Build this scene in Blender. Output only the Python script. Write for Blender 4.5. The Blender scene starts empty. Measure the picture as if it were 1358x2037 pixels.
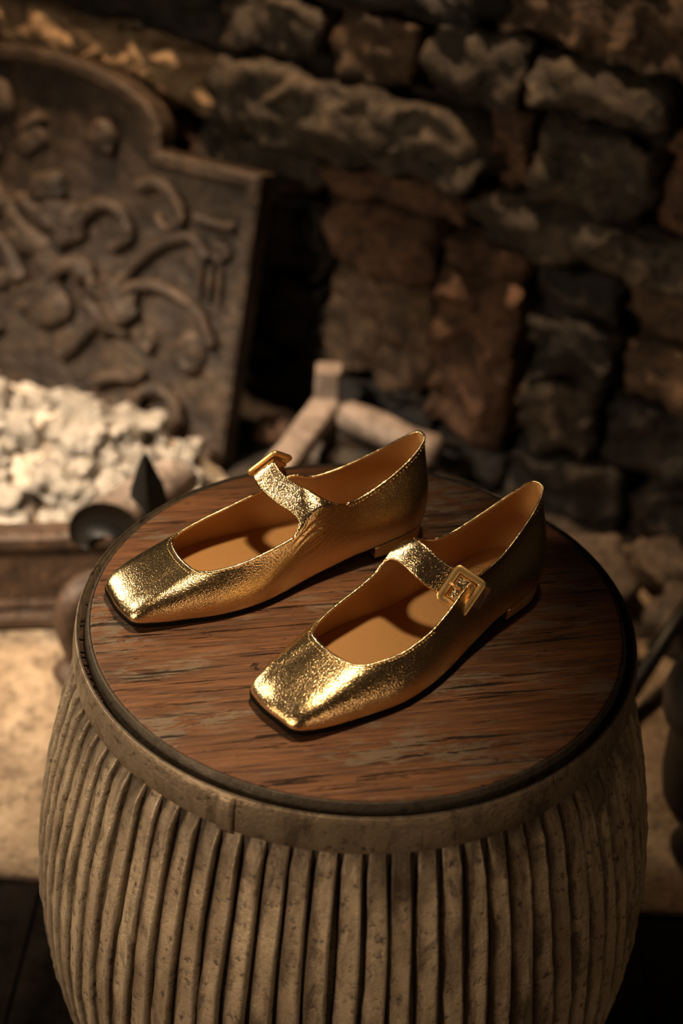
import bpy, math, random
import numpy as np
from mathutils import Vector, Matrix, noise
random.seed(7); np.random.seed(7)
C = bpy.context.scene.collection
PI = math.pi
TZ = 0.5                                   # height of the wooden drum top above the floor

# ------------------------------------------------------------------ camera
cam_d = bpy.data.cameras.new('camera'); cam = bpy.data.objects.new('camera', cam_d); C.objects.link(cam)
PITCH, ROLL = 0.5995, 0.0557
fwd = Vector((0, math.cos(PITCH), -math.sin(PITCH))); rt = Vector((1, 0, 0)); up = rt.cross(fwd)
r2 = rt*math.cos(ROLL) + up*math.sin(ROLL); u2 = -rt*math.sin(ROLL) + up*math.cos(ROLL)
m = Matrix((r2, u2, -fwd)).transposed().to_4x4(); m.translation = Vector((-0.0144, -0.7585, 0.5959 + TZ))
cam.matrix_world = m
cam_d.sensor_fit = 'VERTICAL'; cam_d.sensor_height = 36; cam_d.lens = 50; cam_d.clip_start = 0.01
cam_d.dof.use_dof = True; cam_d.dof.focus_distance = 0.93; cam_d.dof.aperture_fstop = 4.2
bpy.context.scene.camera = cam

# ------------------------------------------------------------------ world, lights, exposure
w = bpy.data.worlds.new('world'); bpy.context.scene.world = w; w.use_nodes = True
w.node_tree.nodes['Background'].inputs[0].default_value = (1.0, 0.62, 0.36, 1)
w.node_tree.nodes['Background'].inputs[1].default_value = 0.012
vs = bpy.context.scene.view_settings
vs.view_transform = 'Standard'; vs.look = 'None'; vs.gamma = 1; vs.exposure = 0; vs.use_curve_mapping = False

def light(name, kind, loc, target, energy, col, size=0.1, **kw):
    d = bpy.data.lights.new(name, kind); d.energy = energy; d.color = col
    if kind == 'AREA': d.shape = 'DISK'; d.size = size
    else: d.shadow_soft_size = size
    for k, v in kw.items(): setattr(d, k, v)
    o = bpy.data.objects.new(name, d); C.objects.link(o); o.location = loc
    o.rotation_euler = (Vector(target) - Vector(loc)).to_track_quat('-Z', 'Y').to_euler()
    return o
light('fireside_lamp', 'SPOT', (-0.66, 0.22, TZ + 0.31), (-0.35, 0.32, 0.0), 10, (1.0, 0.80, 0.54), 0.03, spot_size=math.radians(168), spot_blend=0.5)
light('ceiling_spot', 'SPOT', (0.05, 0.02, TZ + 1.35), (-0.155, -0.06, TZ), 80, (1.0, 0.72, 0.42), 0.07, spot_size=math.radians(25), spot_blend=1.0)
light('hearth_spot', 'SPOT', (-1.15, -0.05, 1.60), (-0.52, 0.68, 0.05), 400, (1.0, 0.80, 0.58), 0.05, spot_size=math.radians(40), spot_blend=0.9)
light('chimney_lamp', 'SPOT', (-0.40, 1.06, 1.95), (-0.18, 1.06, 0.3), 175, (1.0, 0.63, 0.34), 0.04, spot_size=math.radians(61), spot_blend=1.0)
light('front_left_fill', 'SPOT', (-1.6, -1.2, 0.85), (0, -0.02, 0.34), 92, (1.0, 0.70, 0.44), 0.3, spot_size=math.radians(25), spot_blend=0.7)  # added fill on the drum from front left, coned off the wall
light('front_right_fill', 'SPOT', (1.25, -1.75, 0.62), (0, 0, 0.32), 13, (1.0, 0.64, 0.36), 0.25, spot_size=math.radians(24), spot_blend=0.7)  # added weak fill that lifts the dim right side of the drum

# ------------------------------------------------------------------ material helpers
def mat(name):
    mt = bpy.data.materials.new(name); mt.use_nodes = True
    nt = mt.node_tree; b = nt.nodes['Principled BSDF']
    return mt, nt, b
def nd(nt, t, **kw):
    n = nt.nodes.new(t)
    for k, v in kw.items():
        if k in n.inputs: n.inputs[k].default_value = v
        else: setattr(n, k, v)
    return n
def lk(nt, a, b): nt.links.new(a, b)
def coords(nt, scale=(1, 1, 1), rot=(0, 0, 0), src='Object'):
    tc = nd(nt, 'ShaderNodeTexCoord'); mp = nd(nt, 'ShaderNodeMapping')
    mp.inputs['Scale'].default_value = scale; mp.inputs['Rotation'].default_value = rot
    lk(nt, tc.outputs[src], mp.inputs['Vector']); return mp.outputs['Vector']
def noi(nt, vec, scale, detail=4, rough=0.55, dist=0.0):
    n = nd(nt, 'ShaderNodeTexNoise'); n.inputs['Scale'].default_value = scale; n.inputs['Detail'].default_value = detail
    n.inputs['Roughness'].default_value = rough; n.inputs['Distortion'].default_value = dist
    lk(nt, vec, n.inputs['Vector']); return n.outputs['Fac']
def ramp(nt, fac, stops):
    r = nd(nt, 'ShaderNodeValToRGB'); e = r.color_ramp.elements
    while len(e) < len(stops): e.new(0.5)
    for x, (p, c) in zip(e, stops):
        x.position = p; x.color = (c, c, c, 1) if isinstance(c, (int, float)) else (*c, 1)
    lk(nt, fac, r.inputs['Fac']); return r.outputs['Color']
def mix(nt, fac, a, b, mode='MIX'):
    n = nd(nt, 'ShaderNodeMix', data_type='RGBA', blend_type=mode)
    for s, v in ((n.inputs[6], a), (n.inputs[7], b)):
        if isinstance(v, tuple): s.default_value = (*v, 1)
        else: lk(nt, v, s)
    if isinstance(fac, float): n.inputs[0].default_value = fac
    else: lk(nt, fac, n.inputs[0])
    return n.outputs[2]
def bump(nt, b, h, dist, strength=1.0, prev=None):
    n = nd(nt, 'ShaderNodeBump'); n.inputs['Distance'].default_value = dist; n.inputs['Strength'].default_value = strength
    lk(nt, h, n.inputs['Height'])
    if prev: lk(nt, prev, n.inputs['Normal'])
    lk(nt, n.outputs['Normal'], b.inputs['Normal']); return n.outputs['Normal']

def m_gold(name, base, rough, crack, folds=None):
    mt, nt, b = mat(name); v = coords(nt)
    b.inputs['Metallic'].default_value = 1.0
    n1 = noi(nt, v, 60, 3); lk(nt, mix(nt, n1, tuple(c*0.86 for c in base), base), b.inputs['Base Color'])
    n2 = noi(nt, v, 900, 3, 0.6)
    lk(nt, ramp(nt, n2, [(0.3, rough*0.8), (0.7, rough*1.3)]), b.inputs['Roughness'])
    vo = nd(nt, 'ShaderNodeTexVoronoi', feature='DISTANCE_TO_EDGE'); vo.inputs['Scale'].default_value = 650
    wv = nd(nt, 'ShaderNodeVectorMath', operation='ADD'); ns = nd(nt, 'ShaderNodeTexNoise'); ns.inputs['Scale'].default_value = 500
    sc = nd(nt, 'ShaderNodeVectorMath', operation='SCALE'); sc.inputs['Scale'].default_value = 0.0016
    lk(nt, v, ns.inputs['Vector']); lk(nt, ns.outputs['Color'], sc.inputs[0]); lk(nt, v, wv.inputs[0]); lk(nt, sc.outputs[0], wv.inputs[1])
    lk(nt, wv.outputs[0], vo.inputs['Vector'])
    h1 = ramp(nt, vo.outputs['Distance'], [(0.0, 0.0), (0.25, 1.0)])
    p = bump(nt, b, h1, 0.00005*crack, 1.0)
    n3 = noi(nt, v, 1150, 2, 0.5)
    p = bump(nt, b, n3, 0.00017*crack, 1.0, p)
    n4 = noi(nt, v, 90, 2); bump(nt, b, n4, 0.0002, 0.8, p)
    return mt
GOLD = m_gold('gold_leather', (0.92, 0.67, 0.365), 0.215, 1.0)
GOLDSTRAP = m_gold('gold_strap_leather', (0.93, 0.71, 0.43), 0.19, 1.2)
def m_plain(name, col, rough, metal=0.0, nscale=300, nd_=0.0002, var=0.25):
    mt, nt, b = mat(name); v = coords(nt)
    n = noi(nt, v, nscale*0.25, 4)
    lk(nt, mix(nt, n, tuple(c*(1-var) for c in col), tuple(min(1, c*(1+var)) for c in col)), b.inputs['Base Color'])
    b.inputs['Roughness'].default_value = rough; b.inputs['Metallic'].default_value = metal
    bump(nt, b, noi(nt, v, nscale, 4), nd_); return mt
LINING = m_plain('tan_lining_leather', (0.47, 0.255, 0.092), 0.5, 0, 1500, 0.00008, 0.08)
STAMP = m_plain('stamped_tan_leather', (0.33, 0.15, 0.045), 0.5, 0, 1500, 0.00005, 0.08)
SOLE = m_plain('dark_sole_rubber', (0.006, 0.0045, 0.0035), 0.85, 0, 900, 0.0001)
HEELM = m_plain('bronze_heel_leather', (0.66, 0.42, 0.19), 0.38, 0.8, 900, 0.0001, 0.1)
BUCK = m_plain('satin_gold_metal', (0.92, 0.64, 0.29), 0.42, 1.0, 2500, 0.00002, 0.05)
STITCH = m_plain('gold_thread', (0.95, 0.70, 0.36), 0.25, 1.0, 3000, 0.0002, 0.1)
TABM = m_plain('brown_tab_leather', (0.16, 0.075, 0.03), 0.45, 0.3, 1500, 0.0001)

def m_wood():
    mt, nt, b = mat('old_pine_top')
    rz = math.radians(-12)
    v = coords(nt, (1, 1, 1), (0, 0, rz))
    vs_ = nd(nt, 'ShaderNodeMapping'); vs_.inputs['Scale'].default_value = (0.055, 1, 1); lk(nt, v, vs_.inputs['Vector']); vs_ = vs_.outputs['Vector']
    vm = nd(nt, 'ShaderNodeMapping'); vm.inputs['Scale'].default_value = (0.30, 1, 1); lk(nt, v, vm.inputs['Vector']); vm = vm.outputs['Vector']
    g1 = noi(nt, vs_, 300, 7, 0.68, 0.25); g2 = noi(nt, vs_, 34, 4, 0.55, 0.6); pat = noi(nt, vm, 26, 5, 0.62)
    col = ramp(nt, g1, [(0.28, (0.045, 0.019, 0.009)), (0.42, (0.125, 0.050, 0.021)), (0.58, (0.215, 0.092, 0.036)), (0.78, (0.32, 0.150, 0.062))])
    tone = ramp(nt, g2, [(0.3, (0.62, 0.60, 0.60)), (0.7, (1.15, 1.1, 1.05))])
    col = mix(nt, 1.0, col, tone, 'MULTIPLY')
    # worn grey remains of paint
    grey = ramp(nt, pat, [(0.49, 0.0), (0.57, 0.85)])
    brk = ramp(nt, noi(nt, vm, 130, 7, 0.72, 0.6), [(0.47, 0.0), (0.53, 1.0)])
    gm = nd(nt, 'ShaderNodeMath', operation='MULTIPLY'); lk(nt, grey, gm.inputs[0]); lk(nt, brk, gm.inputs[1])
    col = mix(nt, gm.outputs[0], col, (0.20, 0.152, 0.112))
    # dark splits along the grain
    cr = noi(nt, vs_, 190, 8, 0.75, 0.3); cm = ramp(nt, cr, [(0.355, 1.0), (0.42, 0.0)])
    flake = noi(nt, vm, 120, 7, 0.75, 0.9); fm = ramp(nt, flake, [(0.335, 0.9), (0.38, 0.0)])
    col = mix(nt, cm, col, (0.022, 0.010, 0.006)); col = mix(nt, fm, col, (0.035, 0.016, 0.009))
    # knots
    kv = nd(nt, 'ShaderNodeTexVoronoi', feature='F1'); kv.inputs['Scale'].default_value = 9.5; kv.inputs['Randomness'].default_value = 0.9
    lk(nt, vm, kv.inputs['Vector'])
    km = ramp(nt, kv.outputs['Distance'], [(0.03, 0.8), (0.055, 0.15), (0.075, 0.6), (0.10, 0.0)])
    col = mix(nt, km, col, (0.035, 0.017, 0.010))
    fb_ = nd(nt, 'ShaderNodeMapping'); fb_.inputs['Scale'].default_value = (0.025, 1, 1); lk(nt, v, fb_.inputs['Vector']); fib = noi(nt, fb_.outputs['Vector'], 1100, 4, 0.6)
    col = mix(nt, 1.0, col, ramp(nt, fib, [(0.32, (0.58, 0.54, 0.5)), (0.5, (1.0, 1.0, 1.0)), (0.7, (1.28, 1.25, 1.2))]), 'MULTIPLY')
    lk(nt, col, b.inputs['Base Color'])
    lk(nt, ramp(nt, pat, [(0.3, 0.42), (0.7, 0.66)]), b.inputs['Roughness'])
    p = bump(nt, b, g1, 0.0011); p = bump(nt, b, fib, 0.0004, 1.0, p); cinv = ramp(nt, cr, [(0.345, 0.0), (0.42, 1.0)]); p = bump(nt, b, cinv, 0.0016, 1.0, p)
    inv = ramp(nt, flake, [(0.30, 0.0), (0.36, 1.0)]); bump(nt, b, inv, 0.0018, 1.0, p)
    return mt
WOOD = m_wood()

def m_zinc(name, light, dark, stain, rough=0.55, metal=0.25, sc=1.0, top=False):
    mt, nt, b = mat(name); v = v0 = coords(nt)
    if top:                                              # every rib its own stains
        oi = nd(nt, 'ShaderNodeObjectInfo'); sc_ = nd(nt, 'ShaderNodeVectorMath', operation='SCALE'); sc_.inputs[0].default_value = (7.3, 3.1, 5.7); lk(nt, oi.outputs['Random'], sc_.inputs['Scale'])
        ad = nd(nt, 'ShaderNodeVectorMath', operation='ADD'); lk(nt, v0, ad.inputs[0]); lk(nt, sc_.outputs[0], ad.inputs[1]); v = ad.outputs[0]
    vz = nd(nt, 'ShaderNodeMapping'); vz.inputs['Scale'].default_value = (1, 1, 0.35); lk(nt, v, vz.inputs['Vector']); vz = vz.outputs['Vector']
    a = noi(nt, vz, 32*sc, 6, 0.65, 0.5); c = noi(nt, v, 150*sc, 5, 0.7); s = noi(nt, v, 420*sc, 3, 0.6)
    col = ramp(nt, a, [(0.32, dark), (0.48, tuple((x+y)/2 for x, y in zip(light, dark))), (0.62, light)])
    col = mix(nt, ramp(nt, c, [(0.33, 0.85), (0.45, 0.0)]), col, stain)
    col = mix(nt, ramp(nt, s, [(0.27, 0.7), (0.32, 0.0)]), col, stain)
    bl = noi(nt, vz, 48*sc, 6, 0.7, 0.8); col = mix(nt, ramp(nt, bl, [(0.33, 0.7), (0.47, 0.0)]), col, stain)
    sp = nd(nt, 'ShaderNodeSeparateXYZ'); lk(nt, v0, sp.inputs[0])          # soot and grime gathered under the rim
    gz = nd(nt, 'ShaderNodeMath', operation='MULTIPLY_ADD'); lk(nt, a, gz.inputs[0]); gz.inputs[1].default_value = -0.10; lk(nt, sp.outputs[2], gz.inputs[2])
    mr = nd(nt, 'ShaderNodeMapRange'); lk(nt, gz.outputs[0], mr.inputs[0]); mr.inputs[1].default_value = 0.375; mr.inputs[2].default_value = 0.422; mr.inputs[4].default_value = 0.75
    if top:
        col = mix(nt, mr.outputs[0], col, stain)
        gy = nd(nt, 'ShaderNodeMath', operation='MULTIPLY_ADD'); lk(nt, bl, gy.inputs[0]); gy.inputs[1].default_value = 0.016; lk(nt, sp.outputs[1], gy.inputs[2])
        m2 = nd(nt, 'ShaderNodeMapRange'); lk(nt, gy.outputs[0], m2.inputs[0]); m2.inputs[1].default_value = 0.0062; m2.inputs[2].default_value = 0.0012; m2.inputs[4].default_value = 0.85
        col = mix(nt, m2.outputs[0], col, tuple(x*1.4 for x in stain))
    lk(nt, col, b.inputs['Base Color']); b.inputs['Metallic'].default_value = metal
    lk(nt, ramp(nt, a, [(0.3, rough+0.15), (0.7, rough-0.12)]), b.inputs['Roughness'])
    p = bump(nt, b, c, 0.0009); bump(nt, b, s, 0.0004, 1.0, p)
    return mt
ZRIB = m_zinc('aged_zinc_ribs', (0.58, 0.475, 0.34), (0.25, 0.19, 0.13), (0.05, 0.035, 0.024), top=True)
ZCREST = m_zinc('pale_zinc_crests', (0.58, 0.50, 0.38), (0.42, 0.34, 0.25), (0.16, 0.12, 0.085), 0.42, 0.4, top=True)  # paler zinc for a strip along each rib crest
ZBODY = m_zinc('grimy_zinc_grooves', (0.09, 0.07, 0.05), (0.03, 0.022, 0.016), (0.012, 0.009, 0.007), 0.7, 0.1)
ZBAND = m_zinc('aged_zinc_band', (0.36, 0.285, 0.20), (0.17, 0.13, 0.092), (0.06, 0.044, 0.032), 0.42, 0.4)
ZLIP = m_zinc('worn_rim_lip', (0.14, 0.112, 0.085), (0.06, 0.046, 0.035), (0.03, 0.02, 0.015), 0.42, 0.6)
RUST = m_zinc('rusty_gap', (0.05, 0.022, 0.012), (0.012, 0.008, 0.006), (0.10, 0.035, 0.018), 0.8, 0.0, 3)
EDGE = m_zinc('dull_edge_strip', (0.10, 0.085, 0.066), (0.055, 0.046, 0.036), (0.03, 0.024, 0.018), 0.5, 0.4)

def m_stone(name, c1, c2, c3, rough=0.85, sc=1.0, bd=0.008):
    mt, nt, b = mat(name); v = coords(nt, src='Object')
    oi = nd(nt, 'ShaderNodeObjectInfo'); ad = nd(nt, 'ShaderNodeVectorMath', operation='ADD'); lk(nt, v, ad.inputs[0]); lk(nt, oi.outputs['Location'], ad.inputs[1])
    v = ad.outputs[0]
    a = noi(nt, v, 22*sc, 6, 0.68, 0.4); c = noi(nt, v, 75*sc, 5, 0.7)
    col = ramp(nt, a, [(0.3, c1), (0.5, c2), (0.7, c3)])
    col = mix(nt, ramp(nt, c, [(0.35, 0.7), (0.5, 0.0)]), col, tuple(x*0.35 for x in c1))
    lk(nt, col, b.inputs['Base Color']); b.inputs['Roughness'].default_value = rough
    lk(nt, ramp(nt, c, [(0.3, rough), (0.75, max(0.25, rough-0.4))]), b.inputs['Roughness'])
    p = bump(nt, b, a, bd*1.6); bump(nt, b, c, bd*0.7, 1.0, p)
    return mt
STONE = {
 'grey': m_stone('sooty_grey_stone', (0.014, 0.010, 0.007), (0.046, 0.034, 0.023), (0.135, 0.098, 0.065), 0.75),
 'dark': m_stone('black_soot_shadow_stone', (0.004, 0.003, 0.003), (0.012, 0.009, 0.007), (0.045, 0.032, 0.023), 0.7),
 'brown': m_stone('brown_stone', (0.020, 0.012, 0.007), (0.075, 0.043, 0.023), (0.18, 0.105, 0.056), 0.8),
 'red': m_stone('reddish_brick', (0.028, 0.013, 0.008), (0.105, 0.052, 0.028), (0.22, 0.115, 0.064), 0.85),
 'pale': m_stone('pale_tan_stone', (0.17, 0.105, 0.056), (0.36, 0.235, 0.135), (0.56, 0.39, 0.23), 0.8)}
MORTAR = m_stone('dark_mortar', (0.010, 0.006, 0.004), (0.035, 0.019, 0.011), (0.09, 0.050, 0.027), 0.95)
HEARTH = m_stone('sandstone_flags', (0.115, 0.078, 0.048), (0.25, 0.18, 0.115), (0.35, 0.265, 0.18), 0.9, 0.8, 0.005)
SHADEFLAGS = m_stone('shade_darkened_flags', (0.008, 0.006, 0.005), (0.022, 0.016, 0.011), (0.05, 0.036, 0.026), 0.9, 0.8, 0.005)  # rear flags: shade put into a darker stone colour
RUBBLE = m_stone('grey_rubble', (0.05, 0.036, 0.026), (0.12, 0.09, 0.068), (0.20, 0.155, 0.12), 0.85)
IRON = m_stone('cast_iron', (0.011, 0.0068, 0.0043), (0.040, 0.025, 0.0155), (0.105, 0.068, 0.042), 0.55, 1.0, 0.006)
IRONB = m_plain('black_iron', (0.010, 0.009, 0.008), 0.45, 0.3, 120, 0.0006)
IRONR = m_stone('rusty_iron', (0.020, 0.011, 0.007), (0.055, 0.029, 0.016), (0.10, 0.057, 0.033), 0.7, 1.2, 0.003)
IRONG = m_stone('ashy_iron', (0.13, 0.10, 0.085), (0.24, 0.19, 0.16), (0.36, 0.29, 0.25), 0.6, 1.2, 0.003)
ASHL = m_stone('white_ash_lumps', (0.44, 0.38, 0.32), (0.72, 0.66, 0.58), (0.84, 0.79, 0.72), 0.95, 0.12, 0.05)
ASH = m_stone('pale_ash', (0.30, 0.24, 0.19), (0.62, 0.55, 0.47), (0.82, 0.76, 0.68), 0.95, 1.6, 0.006)
FLOORM = m_stone('dark_floorboard', (0.003, 0.002, 0.0015), (0.005, 0.0035, 0.003), (0.010, 0.006, 0.004), 0.95, 0.6, 0.002)

for q in (FLOORM, SOLE): q.node_tree.nodes['Principled BSDF'].inputs['Specular IOR Level'].default_value = 0.08

# ------------------------------------------------------------------ object helpers
def mesh_obj(name, verts, faces, material, parent=None, smooth=True, mats=None, fmat=None):
    me = bpy.data.meshes.new(name); me.from_pydata([tuple(map(float, v)) for v in verts], [], [tuple(map(int, q)) for q in faces])
    for mt in (mats or [material]): me.materials.append(mt)
    if fmat is not None: me.polygons.foreach_set('material_index', list(map(int, fmat)))
    if smooth: me.polygons.foreach_set('use_smooth', [True]*len(me.polygons))
    me.update()
    o = bpy.data.objects.new(name, me); C.objects.link(o)
    if parent: o.parent = parent
    return o
def link_obj(name, me, parent=None, mw=None):
    o = bpy.data.objects.new(name, me); C.objects.link(o)
    if parent: o.parent = parent
    if mw is not None: o.matrix_local = mw
    return o
def empty(name, loc, rz=0.0):
    o = bpy.data.objects.new(name, None); C.objects.link(o); o.location = loc; o.rotation_euler = (0, 0, rz); o.empty_display_size = 0.05
    return o
def tag(o, label=None, cat=None, group=None, kind=None):
    for k, v in (('label', label), ('category', cat), ('group', group), ('kind', kind)):
        if v: o[k] = v
    return o
def lathe(prof, seg, th0=0.0, th1=2*PI, closed=True):
    n = len(prof); V = []; F = []
    cnt = seg if closed else seg + 1
    for i in range(cnt):
        t = th0 + (th1-th0)*i/seg
        for r, z in prof: V.append((r*math.cos(t), r*math.sin(t), z))
    for i in range(seg):
        a, b = i*n, ((i+1) % cnt)*n
        for j in range(n-1): F.append((a+j, b+j, b+j+1, a+j+1))
    return V, F
def tube(pts, rad, seg=8, closed=False, cap=True, flat=1.0, upv=None):
    P = [Vector(p) for p in pts]; n = len(P); V = []; F = []
    rads = rad if isinstance(rad, (list, tuple)) else [rad]*n
    prev = Vector(upv) if upv else None
    for i in range(n):
        t = (P[(i+1) % n]-P[i-1]) if closed else (P[min(i+1, n-1)]-P[max(i-1, 0)])
        t = t.normalized() if t.length > 1e-9 else Vector((0, 0, 1))
        if prev is None: prev = Vector((0, 0, 1)) if abs(t.z) < 0.9 else Vector((1, 0, 0))
        s = t.cross(prev)
        s = s.normalized() if s.length > 1e-9 else t.orthogonal().normalized()
        u = s.cross(t).normalized(); prev = u
        for k in range(seg):
            a = 2*PI*k/seg; V.append(P[i] + (s*math.cos(a) + u*math.sin(a)*flat)*rads[i])
    for i in range(n if closed else n-1):
        a, b = i*seg, ((i+1) % n)*seg
        for k in range(seg): F.append((a+k, a+(k+1) % seg, b+(k+1) % seg, b+k))
    if cap and not closed:
        F.append(tuple(range(seg))[::-1]); F.append(tuple(range((n-1)*seg, n*seg)))
    return V, F
def join(*vf):
    V = []; F = []
    for v, f in vf:
        k = len(V); V += list(v); F += [tuple(i+k for i in q) for q in f]
    return V, F
def rock(sx, sy, sz, n=(6, 4, 4), amp=0.12, seed=0, sharp=0.55):
    """irregular stone: a rounded box pushed about by noise, sizes are full extents"""
    V = []; idx = {}; F = []
    def vid(i, j, k):
        key = (i, j, k)
        if key not in idx:
            p = Vector((2*i/n[0]-1, 2*j/n[1]-1, 2*k/n[2]-1))
            q = p.normalized()*(1.0 if p.length else 0)
            cube = p; sph = q*1.18
            p = cube*sharp + sph*(1-sharp)
            d = noise.noise_vector(Vector((p.x*1.3, p.y*1.3, p.z*1.3)) + Vector((seed*7.13, seed*3.7, seed*1.9)))
            d2 = noise.noise_vector(Vector((p.x*3.4, p.y*3.4, p.z*3.4)) + Vector((seed*2.13, seed*5.7, 4)))
            p = p + d*amp*2 + d2*amp*0.8
            idx[key] = len(V); V.append((p.x*sx/2, p.y*sy/2, p.z*sz/2))
        return idx[key]
    for ax in range(3):
        a, b = [(1, 2), (2, 0), (0, 1)][ax]
        for side in (0, n[ax]):
            for i in range(n[a]):
                for j in range(n[b]):
                    q = []
                    for di, dj in ((0, 0), (1, 0), (1, 1), (0, 1)):
                        c = [0, 0, 0]; c[ax] = side; c[a] = i+di; c[b] = j+dj; q.append(vid(*c))
                    F.append(tuple(q) if side else tuple(q[::-1]))
    return V, F
def crom(P, n, closed=True):
    """Catmull-Rom through rows of P, n samples per span"""
    P = np.asarray(P, float); N = len(P); out = []
    for i in range(N if closed else N-1):
        if closed: p0, p1, p2, p3 = P[i-1], P[i], P[(i+1) % N], P[(i+2) % N]
        else: p0, p1, p2, p3 = P[max(i-1, 0)], P[i], P[i+1], P[min(i+2, N-1)]
        for k in range(n):
            t = k/n
            out.append(0.5*((2*p1)+(p2-p0)*t+(2*p0-5*p1+4*p2-p3)*t*t+(3*p1-p0-3*p2+p3)*t**3))
    if not closed: out.append(P[-1])
    return np.array(out)

# ------------------------------------------------------------------ setting: floor, hearth, stone wall
fl = mesh_obj('floor', [(-2.5, -2.5, -0.03), (2.5, -2.5, -0.03), (2.5, 2.5, -0.03), (-2.5, 2.5, -0.03), (-2.5, -2.5, -0.012), (2.5, -2.5, -0.012), (2.5, 2.5, -0.012), (-2.5, 2.5, -0.012)],
              [(4, 5, 6, 7), (3, 2, 1, 0), (0, 1, 5, 4), (1, 2, 6, 5), (2, 3, 7, 6), (3, 0, 4, 7)], FLOORM, smooth=False)
tag(fl, 'dark bare floorboards in front of the hearth', kind='structure')
def slab(x0, x1, y0, y1, z0, z1, bev=0.004):
    V = [(x0, y0, z0), (x1, y0, z0), (x1, y1, z0), (x0, y1, z0), (x0, y0, z1-bev), (x1, y0, z1-bev), (x1, y1, z1-bev), (x0, y1, z1-bev),
         (x0+bev, y0+bev, z1), (x1-bev, y0+bev, z1), (x1-bev, y1-bev, z1), (x0+bev, y1-bev, z1)]
    F = [(3, 2, 1, 0), (8, 9, 10, 11)]
    for i in range(4):
        j = (i+1) % 4; F += [(i, j, 4+j, 4+i), (4+i, 4+j, 8+j, 8+i)]
    return V, F
for k in range(18):
    x = -1.3 + k*0.145
    mesh_obj('floorboard', *slab(x, x+0.143, -2.4, 0.172, -0.012, 0.0, 0.0015), FLOORM, fl, smooth=False)

hearth = mesh_obj('hearth', *slab(-1.3, 1.3, 0.178, 1.9, -0.011, 0.001, 0.001), MORTAR, smooth=False)
tag(hearth, 'sandstone hearth of large worn flagstones', kind='structure')
def flag(x0, x1, y0, y1, seed):
    nx, ny = 14, 12; V = []; F = []
    for j in range(ny+1):
        for i in range(nx+1):
            u, v = i/nx, j/ny
            e = min(u, 1-u, v, 1-v); 
            x = x0 + (x1-x0)*u; y = y0 + (y1-y0)*v
            jit = noise.noise_vector(Vector((x*9, y*9, seed)))
            if e == 0: x += jit.x*0.006; y += jit.y*0.006
            z = 0.010 + noise.noise(Vector((x*14, y*14, seed)))*0.003 - (0.006 if e == 0 else 0)
            V.append((x, y, z))
    n0 = len(V)
    for j in range(ny):
        for i in range(nx): a = j*(nx+1)+i; F.append((a, a+1, a+nx+2, a+nx+1))
    ring = [i for i in range(nx)] + [nx + j*(nx+1) for j in range(ny)] + [ny*(nx+1)+nx-i for i in range(nx)] + [(ny-j)*(nx+1) for j in range(ny)]
    for r in ring: V.append((V[r][0], V[r][1], 0.001))
    L = len(ring)
    for k in range(L): F.append((n0+k, n0+(k+1) % L, ring[(k+1) % L], ring[k]))
    return V, F
rows = [(0.182, 0.60, [-1.2, -0.78, -0.14, 0.30, 0.74, 1.2]), (0.606, 0.80, [-1.2, -0.9, -0.45, 0.06, 0.43, 0.85, 1.2]), (0.806, 1.20, [-1.2, -0.7, -0.2, 0.2, 0.6, 1.2]), (1.206, 1.7, [-1.2, -0.6, 0.0, 0.6, 1.2])]
for y0, y1, xs in rows:
    for a, b in zip(xs[:-1], xs[1:]):
        mesh_obj('flagstone', *flag(a+0.003, b-0.003, y0, y1, a*3+y0), HEARTH if y0 < .8 else SHADEFLAGS, hearth)

WU = Vector((0.8746, -0.4848, 0)); WN = Vector((0.4848, 0.8746, 0)); W0 = Vector((-0.112, 1.128, 0))    # along the wall, into the wall
wang = math.atan2(WU.y, WU.x)
def wall_mesh():
    V = []; F = []; nu, nv = 110, 60
    for j in range(nv+1):
        for i in range(nu+1):
            u = -1.35 + 2.6*i/nu; v = 0.0 + 1.3*j/nv
            d = 0.018 + noise.noise(Vector((u*10, v*10, 1)))*0.014
            V.append((u, d, v))
    for j in range(nv):
        for i in range(nu): a = j*(nu+1)+i; F.append((a, a+1, a+nu+2, a+nu+1))
    n = len(V); V += [(-1.35, 0.12, 0), (1.25, 0.12, 0), (1.25, 0.12, 1.3), (-1.35, 0.12, 1.3)]
    a, b, c, d = 0, nu, len(V)-5, nv*(nu+1)
    F += [(n+1, n, n+3, n+2), (a, d, n+3, n), (b, n+1, n+2, c), (a, n, n+1, b), (d, c, n+2, n+3)]
    return V, F
wall = mesh_obj('wall_back', *wall_mesh(), MORTAR); wall.location = W0; wall.rotation_euler = (0, 0, wang)
tag(wall, 'rough sooty stone fireplace wall with deep joints', kind='structure')
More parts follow.
